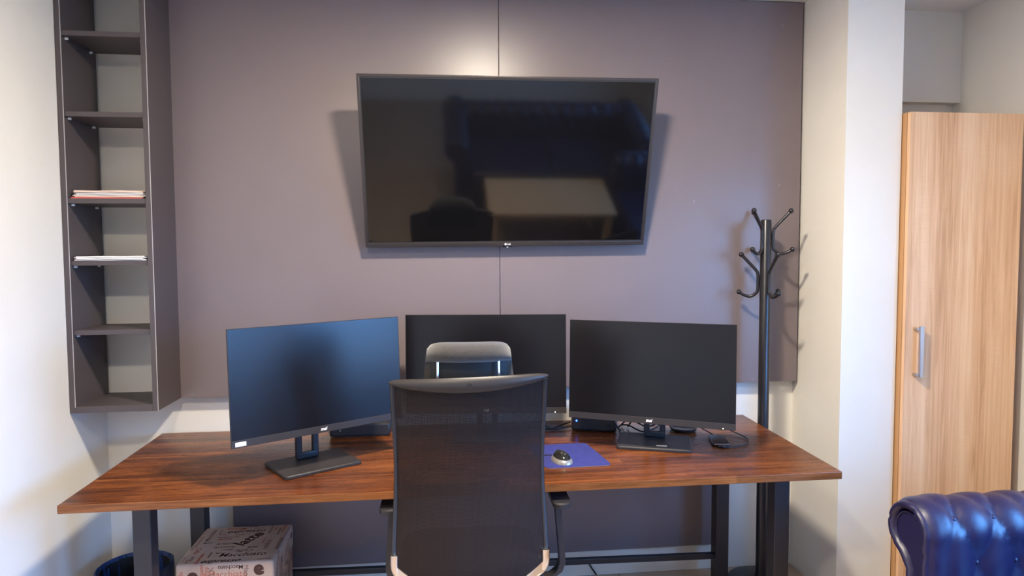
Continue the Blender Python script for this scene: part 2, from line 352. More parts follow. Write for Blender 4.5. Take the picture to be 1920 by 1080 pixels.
# papers on the shelves
def sheets(name, label, cat, x0, x1, y0, y1, z, layers, kinds):
    t = thing(name, label, cat, ((x0+x1)/2, (y0+y1)/2, z)); zz = 0
    for k in range(layers):
        h = random.uniform(.0022, .0042); a = random.uniform(-.012, .012); w, d = (x1-x0)/2-random.uniform(0, .012), (y1-y0)/2-random.uniform(0, .008)
        rows = []
        for j in range(13):
            x = -w+2*w*j/12; wave = .0012*math.sin(j*.9+k*1.3)
            rows.append([Vector((x, -d, zz+wave*.5)), Vector((x, d, zz)), Vector((x, d, zz+h)), Vector((x, -d, zz+h+wave*.5))])
        mb = MB().grid(rows, closed_u=True, caps=True); bmesh.ops.transform(mb.bm, matrix=Matrix.Translation((random.uniform(-.003, .003), random.uniform(-.004, .0), 0)) @ Matrix.Rotation(a, 4, 'Z'), verts=mb.bm.verts)
        obj('sheet_bundle', mb, kinds[k % len(kinds)], t); zz += h+.0008
    return t
z3, z4 = SHELF_Z[2], SHELF_Z[3]
mb = MB().prism([(-.13, -.125, 0), (.125, -.118, 0), (.125, .1, 0), (-.115, .1, 0), (-.138, -.05, 0)], (0, 0, .0045)); bmesh.ops.translate(mb.bm, vec=(.163, -.16, z3), verts=mb.bm.verts)
obj('card_folder', mb, 'red', None, 'red card folder lying under the paper stack on the shelf', 'folder')
sheets('paper_stack', 'thick stack of crumpled papers on red folder', 'papers', .036, .302, -.277, -.075, z3+.0055, 7, ['paper2', 'paper2', 'paper', 'paper', 'paper'])
sheets('loose_papers', 'thin pile of white sheets on shelf below the thick stack', 'papers', .034, .300, -.290, -.08, z4+.0005, 4, ['paper'])

# ------------------------------------------------------------------ television
TVW, TVH = 1.214, .706
t = thing('television', 'large black flat television tilted downward on the grey board', 'television', (1.7205, -.114, 1.5458), (R(17.5), -.0065, 0))
bz, bb = .011, .019
obj('screen', MB().box(-TVW/2+bz, TVW/2-bz, .004, .012, bb, TVH-bz), 'tvscreen', t)
fr = MB(); fr.box(-TVW/2, TVW/2, 0, .022, 0, bb, .002); fr.box(-TVW/2, TVW/2, 0, .022, TVH-bz, TVH, .002)
for s in (-1, 1): fr.box(s*TVW/2 if s < 0 else TVW/2-bz, -TVW/2+bz if s < 0 else TVW/2, 0, .022, bb-.002, TVH-bz+.002, .002)
fo = obj('frame', fr, 'bezel', t)
rim = MB(); w = .004
rim.box(-TVW/2+bz, TVW/2-bz, .0015, .006, bb, bb+w); rim.box(-TVW/2+bz, TVW/2-bz, .0015, .006, TVH-bz-w, TVH-bz)
for s in (-1, 1): rim.box(-TVW/2+bz if s < 0 else TVW/2-bz-w, -TVW/2+bz+w if s < 0 else TVW/2-bz, .0015, .006, bb+w, TVH-bz-w)
obj('inner_rim', rim, 'blackpl', t)
bk = MB(); bk.box(-TVW/2+.004, TVW/2-.004, .012, .034, .004, TVH-.004, .006); obj('back_cover', bk, 'blackpl', t)
bk = MB(); bk.box(-.45, .45, .034, .052, .03, .40, .012); obj('electronics_housing', bk, 'blackpl', t)
lg = MB(); lg.lathe([(.0050, 0), (.0050, .0008)], seg=24); bmesh.ops.translate(lg.bm, vec=(-.0065, 0, 0), verts=lg.bm.verts); lg.mesh(text_mesh('LG', .0115, 0, .03), Matrix.Translation((.0085, 0, .0008)))
bmesh.ops.transform(lg.bm, matrix=Matrix.Translation((-.003, -.0008, .0095)) @ Matrix.Rotation(R(90), 4, 'X'), verts=lg.bm.verts)
obj('logo', lg, 'logo', fo, recalc=False, label='small white round emblem with letters')
ir = MB(); ir.box(-.022, .020, .003, .018, -.0045, .0005, .0015); obj('sensor_housing', ir, 'rubber', t)
ir = MB(); ir.ball((-.001, .008, -.004), .0055); obj('sensor_lens', ir, 'glasslens', t)
# wall mount: upright plate pair and arms reaching back to the board
for x in (-.2, .2): obj('mount_rail', MB().box(x-.015, x+.015, .034, .060, .18, .62, .002), 'metalblk', t)
mt = thing('tv_wall_mount', 'black steel tilting wall mount hidden behind the television', 'wall mount', (1.72, YB, 1.72))
obj('wall_plate', MB().box(-.26, .26, -.006, 0, 0, .36, .002), 'metalblk', mt)
for x in (-.2, .2): obj('mount_arm', MB().prism([(x-.012, -.006, .02), (x-.012, -.006, .36), (x-.012, -.125, .33), (x-.012, -.04, .04)], (.024, 0, 0)), 'metalblk', mt)

# ------------------------------------------------------------------ desk
DQ = [(.244, -.860), (2.812, -.862), (2.838, -.034), (.232, -.024)]
DZ, DT = .75, .027
dc = Vector((1.53, -.44, 0))
t = thing('desk', 'long reddish brown wooden desk with black square steel legs', 'desk', dc)
obj('tabletop', MB().prism([(x-dc.x, y-dc.y, DZ-DT) for x, y in DQ], (0, 0, DT), None, .0025), 'wood', t)
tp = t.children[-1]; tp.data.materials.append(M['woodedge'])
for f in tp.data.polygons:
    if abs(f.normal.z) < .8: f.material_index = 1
LX, LY, LH = (.416, 2.686), (-.66, -.14), .030
for x in LX:
    for y in LY: obj('leg', MB().box(x-LH-dc.x, x+LH-dc.x, y-LH-dc.y, y+LH-dc.y, 0, DZ-DT, .004), 'metalblk', t)
    obj('top_rail', MB().box(x-LH-dc.x, x+LH-dc.x, LY[0]+LH-dc.y, LY[1]-LH-dc.y, DZ-DT-.05, DZ-DT, .003), 'metalblk', t)
st = MB().box(LX[0]+LH-dc.x, LX[1]-LH-dc.x, LY[1]-.0125-dc.y, LY[1]+.0125-dc.y, .133, .159, .003)
for v in st.bm.verts: v.co.z += -.016*(v.co.x)/1.1
obj('stretcher', st, 'metalblk', t)

# ------------------------------------------------------------------ monitors
def monitor(label, base_c, base_ang, pl, pr, zbot, sticker=False, scrap=False, led=True):
    """pl, pr: left and right ends of the panel front (world xy)"""
    t = thing('computer_monitor', label, 'monitor', (base_c[0], base_c[1], DZ), base_ang, 'computer monitors on the desk')
    inv = (Matrix.Translation((base_c[0], base_c[1], 0)) @ Matrix.Rotation(base_ang, 4, 'Z')).inverted()
    a = inv @ Vector((pl[0], pl[1], 0)); b_ = inv @ Vector((pr[0], pr[1], 0)); mid = (a+b_)/2; W = (b_-a).length; ang = math.atan2((b_-a).y, (b_-a).x)
    H = W*.616; z0 = zbot-DZ; tilt = R(-2.5)
    PM = Matrix.Translation((mid.x, mid.y, z0)) @ Matrix.Rotation(ang, 4, 'Z') @ Matrix.Rotation(tilt, 4, 'X')
    def P(mb): bmesh.ops.transform(mb.bm, matrix=PM, verts=mb.bm.verts); return mb
    ch = .0245
    obj('screen', P(MB().box(-W/2+.0018, W/2-.0018, .0006, .004, ch, H-.0018)), 'screen', t)
    fr = MB(); fr.box(-W/2, -W/2+.0018, 0, .008, ch, H, .0005); fr.box(W/2-.0018, W/2, 0, .008, ch, H, .0005); fr.box(-W/2, W/2, 0, .008, H-.0018, H, .0005)
    obj('frame', P(fr), 'greypl', t)
    cn = obj('chin', P(MB().box(-W/2, W/2, -.0012, .008, 0, ch, .001)), 'greypl', t)
    hk = MB(); hk.box(-W/2+.001, W/2-.001, .004, .014, .001, H-.001, .003); hk.box(-W*.33, W*.33, .014, .042, .03, H*.62, .014); obj('back_cover', P(hk), 'blackpl', t)
    lg = MB().mesh(text_mesh('msi', .0165, .28, .035), Matrix.Translation((0, -.0016, ch*.52)) @ Matrix.Rotation(R(90), 4, 'X')); obj('logo', P(lg), 'logo', cn, recalc=False)
    if led: obj('power_light', P(MB().ball((W*.43, -.0012, .005), .0022, 8)), 'ledw', cn)
    if sticker:
        s = obj('sticker', P(MB().box(-W/2+.012, -W/2+.047, -.0018, -.001, .0045, .0185)), 'logo', t, label='small white inventory sticker')
        obj('sticker_print', P(MB().mesh(text_mesh('A11  (2)', .0085), Matrix.Translation((-W/2+.0295, -.0021, .0115)) @ Matrix.Rotation(R(90), 4, 'X'))), 'tape', s, recalc=False)
    # stand
    bs = [Vector((x, y, 0)) for x, y in rrect(.285, .215, .012)]
    mb = MB(); rows = []
    for z, k in ((0, -.002), (.002, 0), (.009, 0), (.0125, -.003)): rows.append([Vector((p.x*(1+k/.14), p.y*(1+k/.1), z)) for p in bs])
    mb.grid(rows, closed_u=True, caps=True); obj('base', mb, 'greypl', t)
    ny = .055; nt = .0; hz = z0+H*.36
    nk = MB()    # slotted upright: two posts joined by a rounded foot and a head
    for s in (-1, 1): nk.box(s*.0315-.0115, s*.0315+.0115, ny-.008, ny+.010, .02, hz, .003)
    nk.box(-.043, .043, ny-.009, ny+.012, .0125, .038, .006); nk.box(-.043, .043, ny-.009, ny+.012, hz-.03, hz, .004); obj('neck', nk, 'blackpl', t)
    c = PM @ Vector((0, .036, H*.34)); am = MB(); am.tube([(0, ny, hz-.03), tuple(c)], .017, 12); obj('tilt_hinge', am, 'blackpl', t)
    if scrap: obj('scrap_sticker', MB().box(.01, .05, -.075, -.062, .0126, .0132), 'cream', t, label='small cream sticker remnant')
    return t
Pl = [Vector((0.7470, -0.8002, 1.1371)), Vector((1.2730, -0.4522, 1.0608))]      # left and right ends of each panel
monL = monitor('left monitor turned inward with blue glare and white corner sticker', (.957, -.548), R(32.6), (Pl[0].x, Pl[0].y), (Pl[1].x, Pl[1].y), .889, True, False, False)
Pr = [Vector((1.9265, -0.4347, 1.0411)), Vector((2.4886, -0.7161, 1.0778))]
monR = monitor('right monitor turned inward beside the coat stand', (2.272, -.447), R(-19.7), (Pr[0].x, Pr[0].y), (Pr[1].x, Pr[1].y), .866, False, True)
Pc = [Vector((1.2813, -0.2902, 1.0313)), Vector((1.9297, -0.3686, 1.0291))]
monC = monitor('middle monitor facing forward behind the office chair', ((Pc[0].x+Pc[1].x)/2+.01, (Pc[0].y+Pc[1].y)/2+.075), R(-5), (Pc[0].x, Pc[0].y), (Pc[1].x, Pc[1].y), .866)

# ------------------------------------------------------------------ small things on the desk
# mouse pad
pd = [(1.792, -.703), (2.033, -.694), (2.000, -.412), (1.765, -.420)]
def round_poly(poly, r, seg=5):
    o = []; n_ = len(poly)
    for i in range(n_):
        p0, p, p1 = Vector(poly[i-1]), Vector(poly[i]), Vector(poly[(i+1) % n_]); a = p+(p0-p).normalized()*r; c = p+(p1-p).normalized()*r
        for k in range(seg+1): q = k/seg; o.append(a*(1-q)**2+p*2*q*(1-q)+c*q*q)
    return o
pt = thing('mouse_pad', 'blue fabric mouse pad on the desk right of chair', 'mouse pad', (1.90, -.56, DZ))
pp_ = round_poly([(x-1.90, y+.56) for x, y in pd], .022)
for nm, z0, z1, mt_ in (('rubber_backing', .0002, .0022, 'padedge'), ('fabric_top', .0022, .0036, 'bluepad')):
    obj(nm, MB().prism([(p.x, p.y, z0) for p in pp_], (0, 0, z1-z0)), mt_, pt)
# mouse
ms = thing('computer_mouse', 'small black and silver mouse on blue pad', 'mouse', (1.860, -.628, DZ+.0038), R(14))
def egg(zc, hz, sx, sy, n_=20, rows_=8, z0=0):
    rows = []
    for i in range(rows_+1):
        ph = math.pi/2*i/rows_; rr = math.cos(ph); zz = z0+hz*math.sin(ph)
        rows.append([Vector((sx*(rr*.998+.002)*math.cos(a)*(1-.14*math.sin(a)), sy*(rr*.998+.002)*math.sin(a), zz)) for a in [2*math.pi*k/n_ for k in range(n_)]])
    return rows
obj('shell_base', MB().grid(egg(0, .027, .036, .058), closed_u=True, caps=True), 'mousegrey', ms)
obj('top_cover', MB().grid(egg(0, .0315, .0300, .051, z0=.0065), closed_u=True, caps=True), 'mouseblk', ms)
obj('scroll_wheel', MB().box(-.003, .003, .024, .040, .024, .0315, .002), 'rubber', ms)
obj('cord', MB().tube(smooth_path([(0, .05, .006), (-.02, .075, .003), (-.07, .085, .002), (-.14, .12, .0025), (-.2, .2, .002)], 5), .0018, 6), 'greypl', ms)
# portable player with cable
ph = thing('smartphone', 'small black smartphone plugged in beside the right monitor', 'phone', (2.535, -.463, DZ), R(-14))
rp = rrect(.066, .128, .010)
obj('case', MB().grid([[Vector((x*k, y*k, z)) for x, y in rp] for z, k in ((0.0005, .95), (.003, 1), (.011, 1), (.013, .97))], closed_u=True, caps=True), 'pole', ph)
obj('display', MB().grid([[Vector((x*.90, y*.93, z)) for x, y in rp] for z in (.0128, .0136)], closed_u=True, caps=True), 'tvscreen', ph)
M['rose'] = mat('rose_trim', (.55, .32, .24), .3, .8)
obj('trim_edge', MB().box(-.029, .029, -.0645, -.0625, .008, .0118, .0006), 'rose', ph)
obj('plug', MB().box(-.014, .014, -.082, -.064, .003, .0095, .002), 'greypl', ph)
e0 = Vector((2.535, -.463, DZ))+Matrix.Rotation(R(-14), 3, 'Z') @ Vector((.0, -.085, .006))
cb = smooth_path([e0, (2.56, -.538, DZ+.004), (2.625, -.515, DZ+.004), (2.662, -.45, DZ+.005), (2.655, -.37, DZ+.008), (2.60, -.28, DZ+.02), (2.50, -.22, DZ+.03)], 6)
obj('charging_cable', MB().tube(cb, .0026, 8), 'rubber', None, 'black charging cable looping right of the smartphone', 'cable')
cb = smooth_path([Vector((2.543, -.395, DZ+.008)), (2.53, -.36, DZ+.018), (2.49, -.30, DZ+.03), (2.42, -.22, DZ+.02), (2.36, -.17, DZ+.004)], 6)
obj('audio_cable', MB().tube(cb, .0024, 8), 'rubber', None, 'thin black cable running behind the right monitor from the phone', 'cable')
# mini computer with blue light
mc = thing('mini_computer', 'black mini computer with blue light under the right monitor', 'computer', (2.10, -.152, DZ), R(-18))
obj('case', MB().box(-.095, .095, -.09, .09, .004, .062, .006), 'blackpl', mc)
obj('foot', MB().box(-.08, .08, -.075, .075, 0, .004), 'rubber', mc)
obj('power_light', MB().ball((-.072, -.0895, .044), .0042, 10), 'led', mc)
obj('power_button', MB().lathe([(.009, 0), (.009, .002), (.007, .003)], seg=18).add_rot(Vector((.066, -.09, .03))), 'greypl', mc)
obj('vent_slot', MB().box(-.03, .01, -.0905, -.0895, .013, .015), 'greypl', mc)
# set-top box behind left monitor
sb = thing('set_top_box', 'black box device lying behind the left monitor', 'device', (1.085, -.135, DZ), R(0))
obj('case', MB().box(-.125, .125, -.06, .07, .003, .055, .008), 'blackpl', sb)
obj('button', MB().lathe([(.0035, 0), (.0035, .002)], seg=12).add_rot(Vector((-.08, -.06, .03))), 'steel', sb)
obj('foot', MB().box(-.11, .11, -.05, .06, 0, .003), 'rubber', sb)
obj('device_cable', MB().tube(smooth_path([(.958, -.02, 1.0), (.955, -.025, .9), (.957, -.03, .80), (.955, -.05, .757)], 6), .0022, 6), 'rubber', None, 'thin cable hanging behind the left monitor stand', 'cable')
# silver rimmed dish behind right base
dp = Vector((2.4583, -0.2527, 0.7620))
obj('desk_dish', MB().lathe([(.03, 0), (.052, .004), (.058, .014), (.055, .0165), (.045, .009), (.001, .007)], (dp.x, dp.y-.02, DZ+.0005), 28), 'pole', None, 'small dark glossy dish behind right monitor stand', 'dish')
# tangle of cables behind the right stand and under the middle monitor
tang = [([(2.235, -.2, .757), (2.235, -.28, .80), (2.28, -.335, .79), (2.33, -.345, .82), (2.30, -.36, .88)], 'black cable arching up behind the right monitor stand'),
        ([(2.215, -.17, .757), (2.225, -.25, .775), (2.26, -.33, .768), (2.31, -.345, .785), (2.36, -.30, .80), (2.42, -.23, .757)], 'black cable sagging across back of right monitor stand'),
        ([(2.19, -.21, .757), (2.23, -.245, .81), (2.26, -.30, .85), (2.28, -.34, .90)], 'thick black plug lead behind right monitor'),
        ([(2.19, -.235, .757), (2.175, -.295, .765), (2.155, -.315, .79), (2.13, -.33, .84), (2.12, -.36, .90)], 'thin dark cable beside the mini computer'),
        ([(1.86, -.17, .90), (1.862, -.18, .83), (1.87, -.19, .775), (1.90, -.19, .757), (1.95, -.14, .757), (2.0, -.09, .757)], 'black cable dropping from the middle monitor'),
        ([(1.80, -.15, .757), (1.86, -.195, .757), (1.93, -.20, .757), (2.0, -.16, .76), (2.02, -.07, .757)], 'black cable lying on desk under the middle monitor')]
for pts, lab in tang: obj('desk_cable', MB().tube(smooth_path(pts, 6), .0034, 8), 'rubber', None, lab, 'cable', 'cables on the desk')

# ------------------------------------------------------------------ office chair
ch = thing('office_chair', 'black mesh high-back office chair with headrest pushed under the desk', 'chair', (1.512, -.80, 0), R(-1.5))
BY = -.262
def back_y(x, z):
    k = (z-.56)/.58
    return BY+.045*math.sin(max(0, min(1, k))*math.pi)*.8+.050*(abs(x)/.235)**2.2-.0
rows = []; uvs = []
NZ, NX = 40, 28
for i in range(NZ+1):
    k = i/NZ; row = []; uv = []
    for j in range(NX+1):
        s = -1+2*j/NX; zb_ = .575-.075*(1-abs(s)**2.4); z = zb_+(1.135-zb_)*k
        w = .2275+.004*math.cos(k*math.pi*2)+.003*(1-k); x = s*w
        row.append(Vector((x, back_y(x, z), z))); uv.append((x*1.03, z))
    rows.append(row); uvs.append(uv)
mb = MB().grid(rows, uv=uvs); obj('mesh_back', mb, 'mesh', ch, recalc=False)
for s in (-1, 1):
    pts = [(s*(.2275+.004*math.cos(q*math.pi*2)+.003*(1-q)), back_y(.2275, .575+.56*q)+.004, .575+.56*q) for q in [k/14 for k in range(15)]]
    fr_ = obj('side_frame', MB().tube(pts, .0075, 8), 'blackpl', ch)
    chs = smooth_path([(s*.231, BY+.052, .605), (s*.229, BY+.056, .555), (s*.205, BY+.075, .515), (s*.15, BY+.12, .455), (s*.10, BY+.22, .415)], 6)
    obj('chrome_support', MB().tube(chs, .0135, 12), 'chrome', ch)
    obj('chrome_gusset', MB().prism([(s*.228, BY+.05, .572), (s*.228, BY+.05, .535), (s*.15, BY+.02, .50), (s*.14, BY+.015, .512)], (0, .006, 0)), 'chrome', ch)
# top rail: bowed lens-shaped crosspiece
rows = []
for j in range(41):
    s = -1+2*j/40; x = s*.240; y = BY-.012+.055*abs(s)**2.2; hh = .010+.0135*(1-s*s); zc = 1.1435+.006*s-hh*.35+(.0105*(1-s*s)*-.25)
    e = math.sqrt(max(0, 1-abs(s)**14)); e = max(e, .35)
    rows.append([Vector((x, y+.012*e*math.cos(a), zc+hh*e*math.sin(a))) for a in [2*math.pi*k/14 for k in range(14)]])
rl = obj('top_rail', MB().grid(rows, closed_u=True, caps=True), 'railpl', ch)
bd = MB(); bd.tube([(.0078*math.cos(a), .0078*math.sin(a), 0) for a in [2*math.pi*k/24 for k in range(25)]], .0007, 6, False); bd.mesh(text_mesh('s', .010, .2, .02))
bmesh.ops.transform(bd.bm, matrix=Matrix.Translation((0, BY-.0245, 1.133)) @ Matrix.Rotation(R(90), 4, 'X'), verts=bd.bm.verts); obj('rail_badge', bd, 'bezel', rl, label='small round moulded emblem', recalc=False)
# headrest
hd = []
for j in range(25):
    s = -1+2*j/24; e = max(.12, (1-abs(s)**5)**.5); y0 = -.055+.045*abs(s)**2.5
    prof = [(.0, 1.250), (-.022, 1.2515), (-.045, 1.243), (-.054, 1.224), (-.052, 1.204), (-.038, 1.194), (-.016, 1.192), (.0, 1.185), (.006, 1.15), (.004, 1.105), (.014, 1.085), (.034, 1.088), (.046, 1.12), (.050, 1.17), (.044, 1.22), (.026, 1.245)]
    cz = 1.175; row = []
    for py_, pz in prof:
        zz = cz+(pz-cz)*(1 if abs(s) < .0 else (.62+.38*e if pz > cz else .75+.25*e)); flare = 1+.12*(1-(pz-1.085)/.165)
        row.append(Vector((s*.128*flare, y0+BY+.115+py_*(.35+.65*e), zz)))
    hd.append(row)
he = obj('headrest', MB().grid(hd, closed_u=True, caps=True), 'wool', ch, smooth=70)
rows = []
for j in range(13):
    sx_ = -1+2*j/12; y0 = -.055+.045*abs(sx_*.88)**2.5; rows.append([Vector((sx_*.118, y0+BY+.1125-.003, z)) for z in (1.075, 1.12, 1.16, 1.193)])
obj('hollow_sheet', MB().grid(rows), 'rubber', he)  # thin black sheet added to make the headrest hollow dark
for x in (-.0945, .0905): obj('headrest_post', MB().tube([(x, BY+.048, 1.11), (x, BY+.052, 1.15), (x*1.0, BY+.058, 1.20)], .0042, 12), 'chrome', he)
# seat, arms, lift, base
rows = []
for z, k in ((.405, .90), (.412, .97), (.435, 1), (.465, 1), (.485, .97), (.494, .88), (.496, .6)): rows.append([Vector((x*k, .03+y*k, z)) for x, y in rrect(.48, .48, .09, 7)])
obj('seat', MB().grid(rows, closed_u=True, caps=True), 'seatfab', ch)
obj('seat_plate', MB().box(-.16, .16, -.14, .18, .385, .408, .006), 'blackpl', ch)
for s, xo in ((-1, -.262), (1, .308)):
    a = obj('armrest_bracket', MB().grid([[p+Vector((dx, dy, 0)) for dx, dy in ((-.010, -.022), (.010, -.022), (.010, .022), (-.010, .022))] for p in [Vector(q) for q in ((xo*.985, .02, .672), (xo, .02, .60), (xo*1.03, .02, .50), (xo*1.035, .02, .455), (xo*1.0, .02, .425), (xo*.93, .02, .408), (xo*.5, .02, .399))]], closed_u=True, caps=True), 'metalblk', ch)
    rows = [[Vector((xo+x*k, .05+y*k, z)) for x, y in rrect(.062, .26, .028)] for z, k in ((.672, .94), (.676, 1), (.688, 1), (.692, .94))]
    obj('armrest_pad', MB().grid(rows, closed_u=True, caps=True), 'blackpl', ch)
obj('gas_lift', MB().lathe([(.028, .12), (.028, .26), (.022, .262), (.022, .385)], (0, .03, 0), 20), 'chrome', ch)
hub = Vector((0, .03, 0)); obj('base_hub', MB().lathe([(.05, .075), (.055, .085), (.05, .125), (.03, .13)], tuple(hub), 20), 'blackpl', ch)
for k in range(5):
    a = R(90+72*k); d = Vector((math.cos(a), math.sin(a), 0)); e = hub+d*.30
    obj('base_leg', MB().tube([hub+d*.03+Vector((0, 0, .10)), hub+d*.16+Vector((0, 0, .09)), e+Vector((0, 0, .072))], [.024, .021, .016], 10), 'chrome', ch)
    cs = MB(); n_ = Vector((-d.y, d.x, 0))
    for q in (-.016, .016): cs.tube([e+n_*(q-.009)+Vector((0, 0, .028)), e+n_*(q+.009)+Vector((0, 0, .028))], .028, 16)
    cs.tube([e+Vector((0, 0, .03)), e+Vector((0, 0, .075))], .008, 8); obj('caster', cs, 'rubber', ch)

# ------------------------------------------------------------------ coat stand
cx, cy = 2.862, -.186
cs = thing('coat_stand', 'black metal coat stand with ball-tipped hooks behind the desk', 'coat stand', (cx, cy, 0))
obj('base_disc', MB().lathe([(.148, 0), (.150, .012), (.144, .022), (.10, .030), (.035, .036), (.026, .05)], seg=40), 'pole', cs)
obj('pole', MB().lathe([(.0235, .03), (.0235, 1.652), (.021, 1.657)], seg=28), 'pole', cs)
def hook_path(z):
    """r,z profile: upper prong tip -> straight stem on the pole -> lower curl"""
    return [(.102, z), (.066, z-.040), (.038, z-.072), (.031, z-.092), (.031, z-.150), (.036, z-.170), (.060, z-.187), (.088, z-.182), (.110, z-.168)]
for z0, angs in ((1.694, (-25, 94, 214)), (1.504, (153, 33, -87))):
    for a in angs:
        a = R(a); pts = smooth_path([(r*math.cos(a), r*math.sin(a), z) for r, z in hook_path(z0)], 5)
        h = MB().tube(pts, .0068, 10); h.ball(pts[0], .0115); h.ball(pts[-1], .0115); obj('hook', h, 'pole', cs)

# ------------------------------------------------------------------ wardrobe
WX0, WX1, WY0, WY1, WZ1 = 3.357, 3.872, -.425, .045, 2.090
w = thing('wardrobe', 'tall light oak wardrobe standing in the niche beside the column', 'wardrobe', ((WX0+WX1)/2, (WY0+WY1)/2, 0))
wo_ = Vector(w.location)
def wbox(a, b_, c, d, e, f_, bev=.001): return MB().box(a-wo_.x, b_-wo_.x, c-wo_.y, d-wo_.y, e-wo_.z, f_-wo_.z, bev)
for x in (WX0, WX1-.018): obj('side_panel', wbox(x, x+.018, WY0+.020, WY1, 0, WZ1), 'oakshade' if x == WX0 else 'oak', w)
obj('top_panel', wbox(WX0+.018, WX1-.018, WY0+.02, WY1, WZ1-.018, WZ1), 'oak', w)
obj('back_panel', wbox(WX0+.018, WX1-.018, WY1-.006, WY1, .07, WZ1-.018), 'oak', w)
obj('bottom_panel', wbox(WX0+.018, WX1-.018, WY0+.02, WY1-.006, .06, .078), 'oak', w)
obj('plinth', wbox(WX0+.018, WX1-.018, WY0+.05, WY0+.068, 0, .06), 'oak', w)
dr = obj('door', wbox(WX0+.001, WX1-.001, WY0, WY0+.018, .062, WZ1-.001, .0012), 'oak', w)
hx = 3.416; hn = MB()
for z in (1.000, 1.192): hn.box(hx-.020-wo_.x, hx-.006-wo_.x+.008, WY0-.026-wo_.y, WY0-wo_.y, z-.005, z+.005, .001)
hn.box(hx-.012-wo_.x, hx+.006-wo_.x, WY0-.034-wo_.y, WY0-.022-wo_.y, .990, 1.204, .002)
obj('handle', hn, 'steel', dr)

# ------------------------------------------------------------------ printed box under the desk
bx0, bx1, by0, by1, bh = .452, .800, -.512, -.172, .385
bo = Vector(((bx0+bx1)/2, (by0+by1)/2, 0)); bw, bd_ = bx1-bx0, by1-by0
t = thing('storage_box', 'cardboard box covered in coffee words under the desk', 'box', bo)
obj('body', MB().box(-bw/2+.004, bw/2-.004, -bd_/2+.004, bd_/2-.004, 0, bh-.07, .006), 'card', t)
lid = obj('lid', MB().box(-bw/2, bw/2, -bd_/2, bd_/2, bh-.095, bh, .010, 3), 'card', t)
TOP = Matrix.Translation((0, 0, bh+.0004)); FRONT = Matrix.Translation((0, -bd_/2-.0004, bh)) @ Matrix.Rotation(R(90), 4, 'X'); SIDE = Matrix.Translation((bw/2+.0004, 0, bh)) @ Matrix.Rotation(R(90), 4, 'Z') @ Matrix.Rotation(R(90), 4, 'X')
words = ['espresso', 'Macchiato', 'latte', 'Cappuccino', 'coffee', 'Mocca', 'Americano', 'corretto', 'Caffe', 'aroma', 'Ristretto', 'doppio']
def put(store, face, s, x, y, size, rot=0, shear=0, bold=0, width=None):
    me = text_mesh(s, size, shear, bold); mt_ = face @ Matrix.Translation((x, y, 0)) @ Matrix.Rotation(R(rot), 4, 'Z'); store.mesh(me, mt_); bpy.data.meshes.remove(me)
dk, md, rd = MB(), MB(), MB()
# the words that can be read in the photograph
put(dk, TOP, 'latte', .035, .035, .070, 62, 0, .03); put(dk, TOP, 'espresso', .0, .115, .042, 0, .3, .01); put(dk, TOP, 'Macchiato', .045, -.105, .042, 0, .2, .01)
put(dk, TOP, 'espresso', -.022, -.150, .040, 0, .35, .02)
put(dk, FRONT, 'Macchiato', .020, -.017, .022, 180, 0, .01); put(rd, FRONT, 'Macchiato', .010, -.043, .034, 0, 0, -.005)
put(dk, FRONT, 'e', -.115, -.045, .075, 0, 0, .06); put(dk, FRONT, 'e', .120, -.027, .070, 0, 0, .06)
put(md, FRONT, 'Cappuccino', .115, -.073, .026); put(md, FRONT, 'corretto@Cappuccino', .0, -.068, .018, 180); put(md, FRONT, 'MILK', -.048, -.045, .030, 90, 0, .0); put(rd, FRONT, 'Americano', -.083, -.045, .019, 90, 0, .02); put(rd, FRONT, 'Coffee', -.067, -.045, .026, 90)
put(md, FRONT, 'Macchiato', .075, -.06, .024, -90); put(rd, FRONT, 'Caffe', -.155, -.05, .024, 90); put(md, FRONT, 'coffee shop', -.115, -.078, .010)
put(dk, SIDE, 'espresso', -.118, -.045, .030, 60, 0, .01); put(dk, SIDE, 'e', .13, -.03, .05, 0, 0, .05)
put(rd, TOP, 'Americano', -.105, -.125, .020, 90, 0, .03)
# the smaller print that fills the faces
def fill(face, w_, h_, y0_, avoid, tries, seed):
    rg = random.Random(seed); boxes = list(avoid)
    for i in range(tries):
        s = rg.choice(words); sz = rg.choice((.036, .030, .026)) if i < tries*.25 else rg.choice((.022, .018, .014)); rot = rg.choice((0, 0, 90, 180, -90)); ln, ht = len(s)*sz*.27, sz*.34
        a, b_ = (ln, ht) if rot in (0, 180) else (ht, ln)
        x, y = rg.uniform(-w_/2+.004, w_/2-.004), y0_-rg.uniform(.003, h_-.003)
        if abs(x)+a > w_/2-.003 or y+b_ > y0_-.002 or y-b_ < y0_-h_+.002: continue
        if any(abs(x-p) < c+a and abs(y-q) < d+b_ for p, q, c, d in boxes): continue
        boxes.append((x, y, a, b_)); put(rg.choice((md, md, md, dk, rd)), face, s, x, y, sz, rot, rg.choice((0, .25)), rg.choice((0, .015)))
fill(TOP, bw, bd_, bd_/2, [(.035, .035, .03, .055), (0, .115, .085, .015), (.045, -.105, .09, .015), (-.022, -.15, .08, .015), (-.105, -.125, .01, .045)], 520, 3)
fill(FRONT, bw, bh-.10, -.088, [], 380, 5); fill(SIDE, bd_, bh-.03, -.012, [(-.118, -.045, .03, .04), (.13, -.03, .02, .025)], 420, 9)
for nm, s, mm in (('dark_print', dk, 'brownprint'), ('faded_print', md, 'midprint'), ('red_print', rd, 'redprint')): obj(nm, s, mm, lid, recalc=False, kind='stuff')
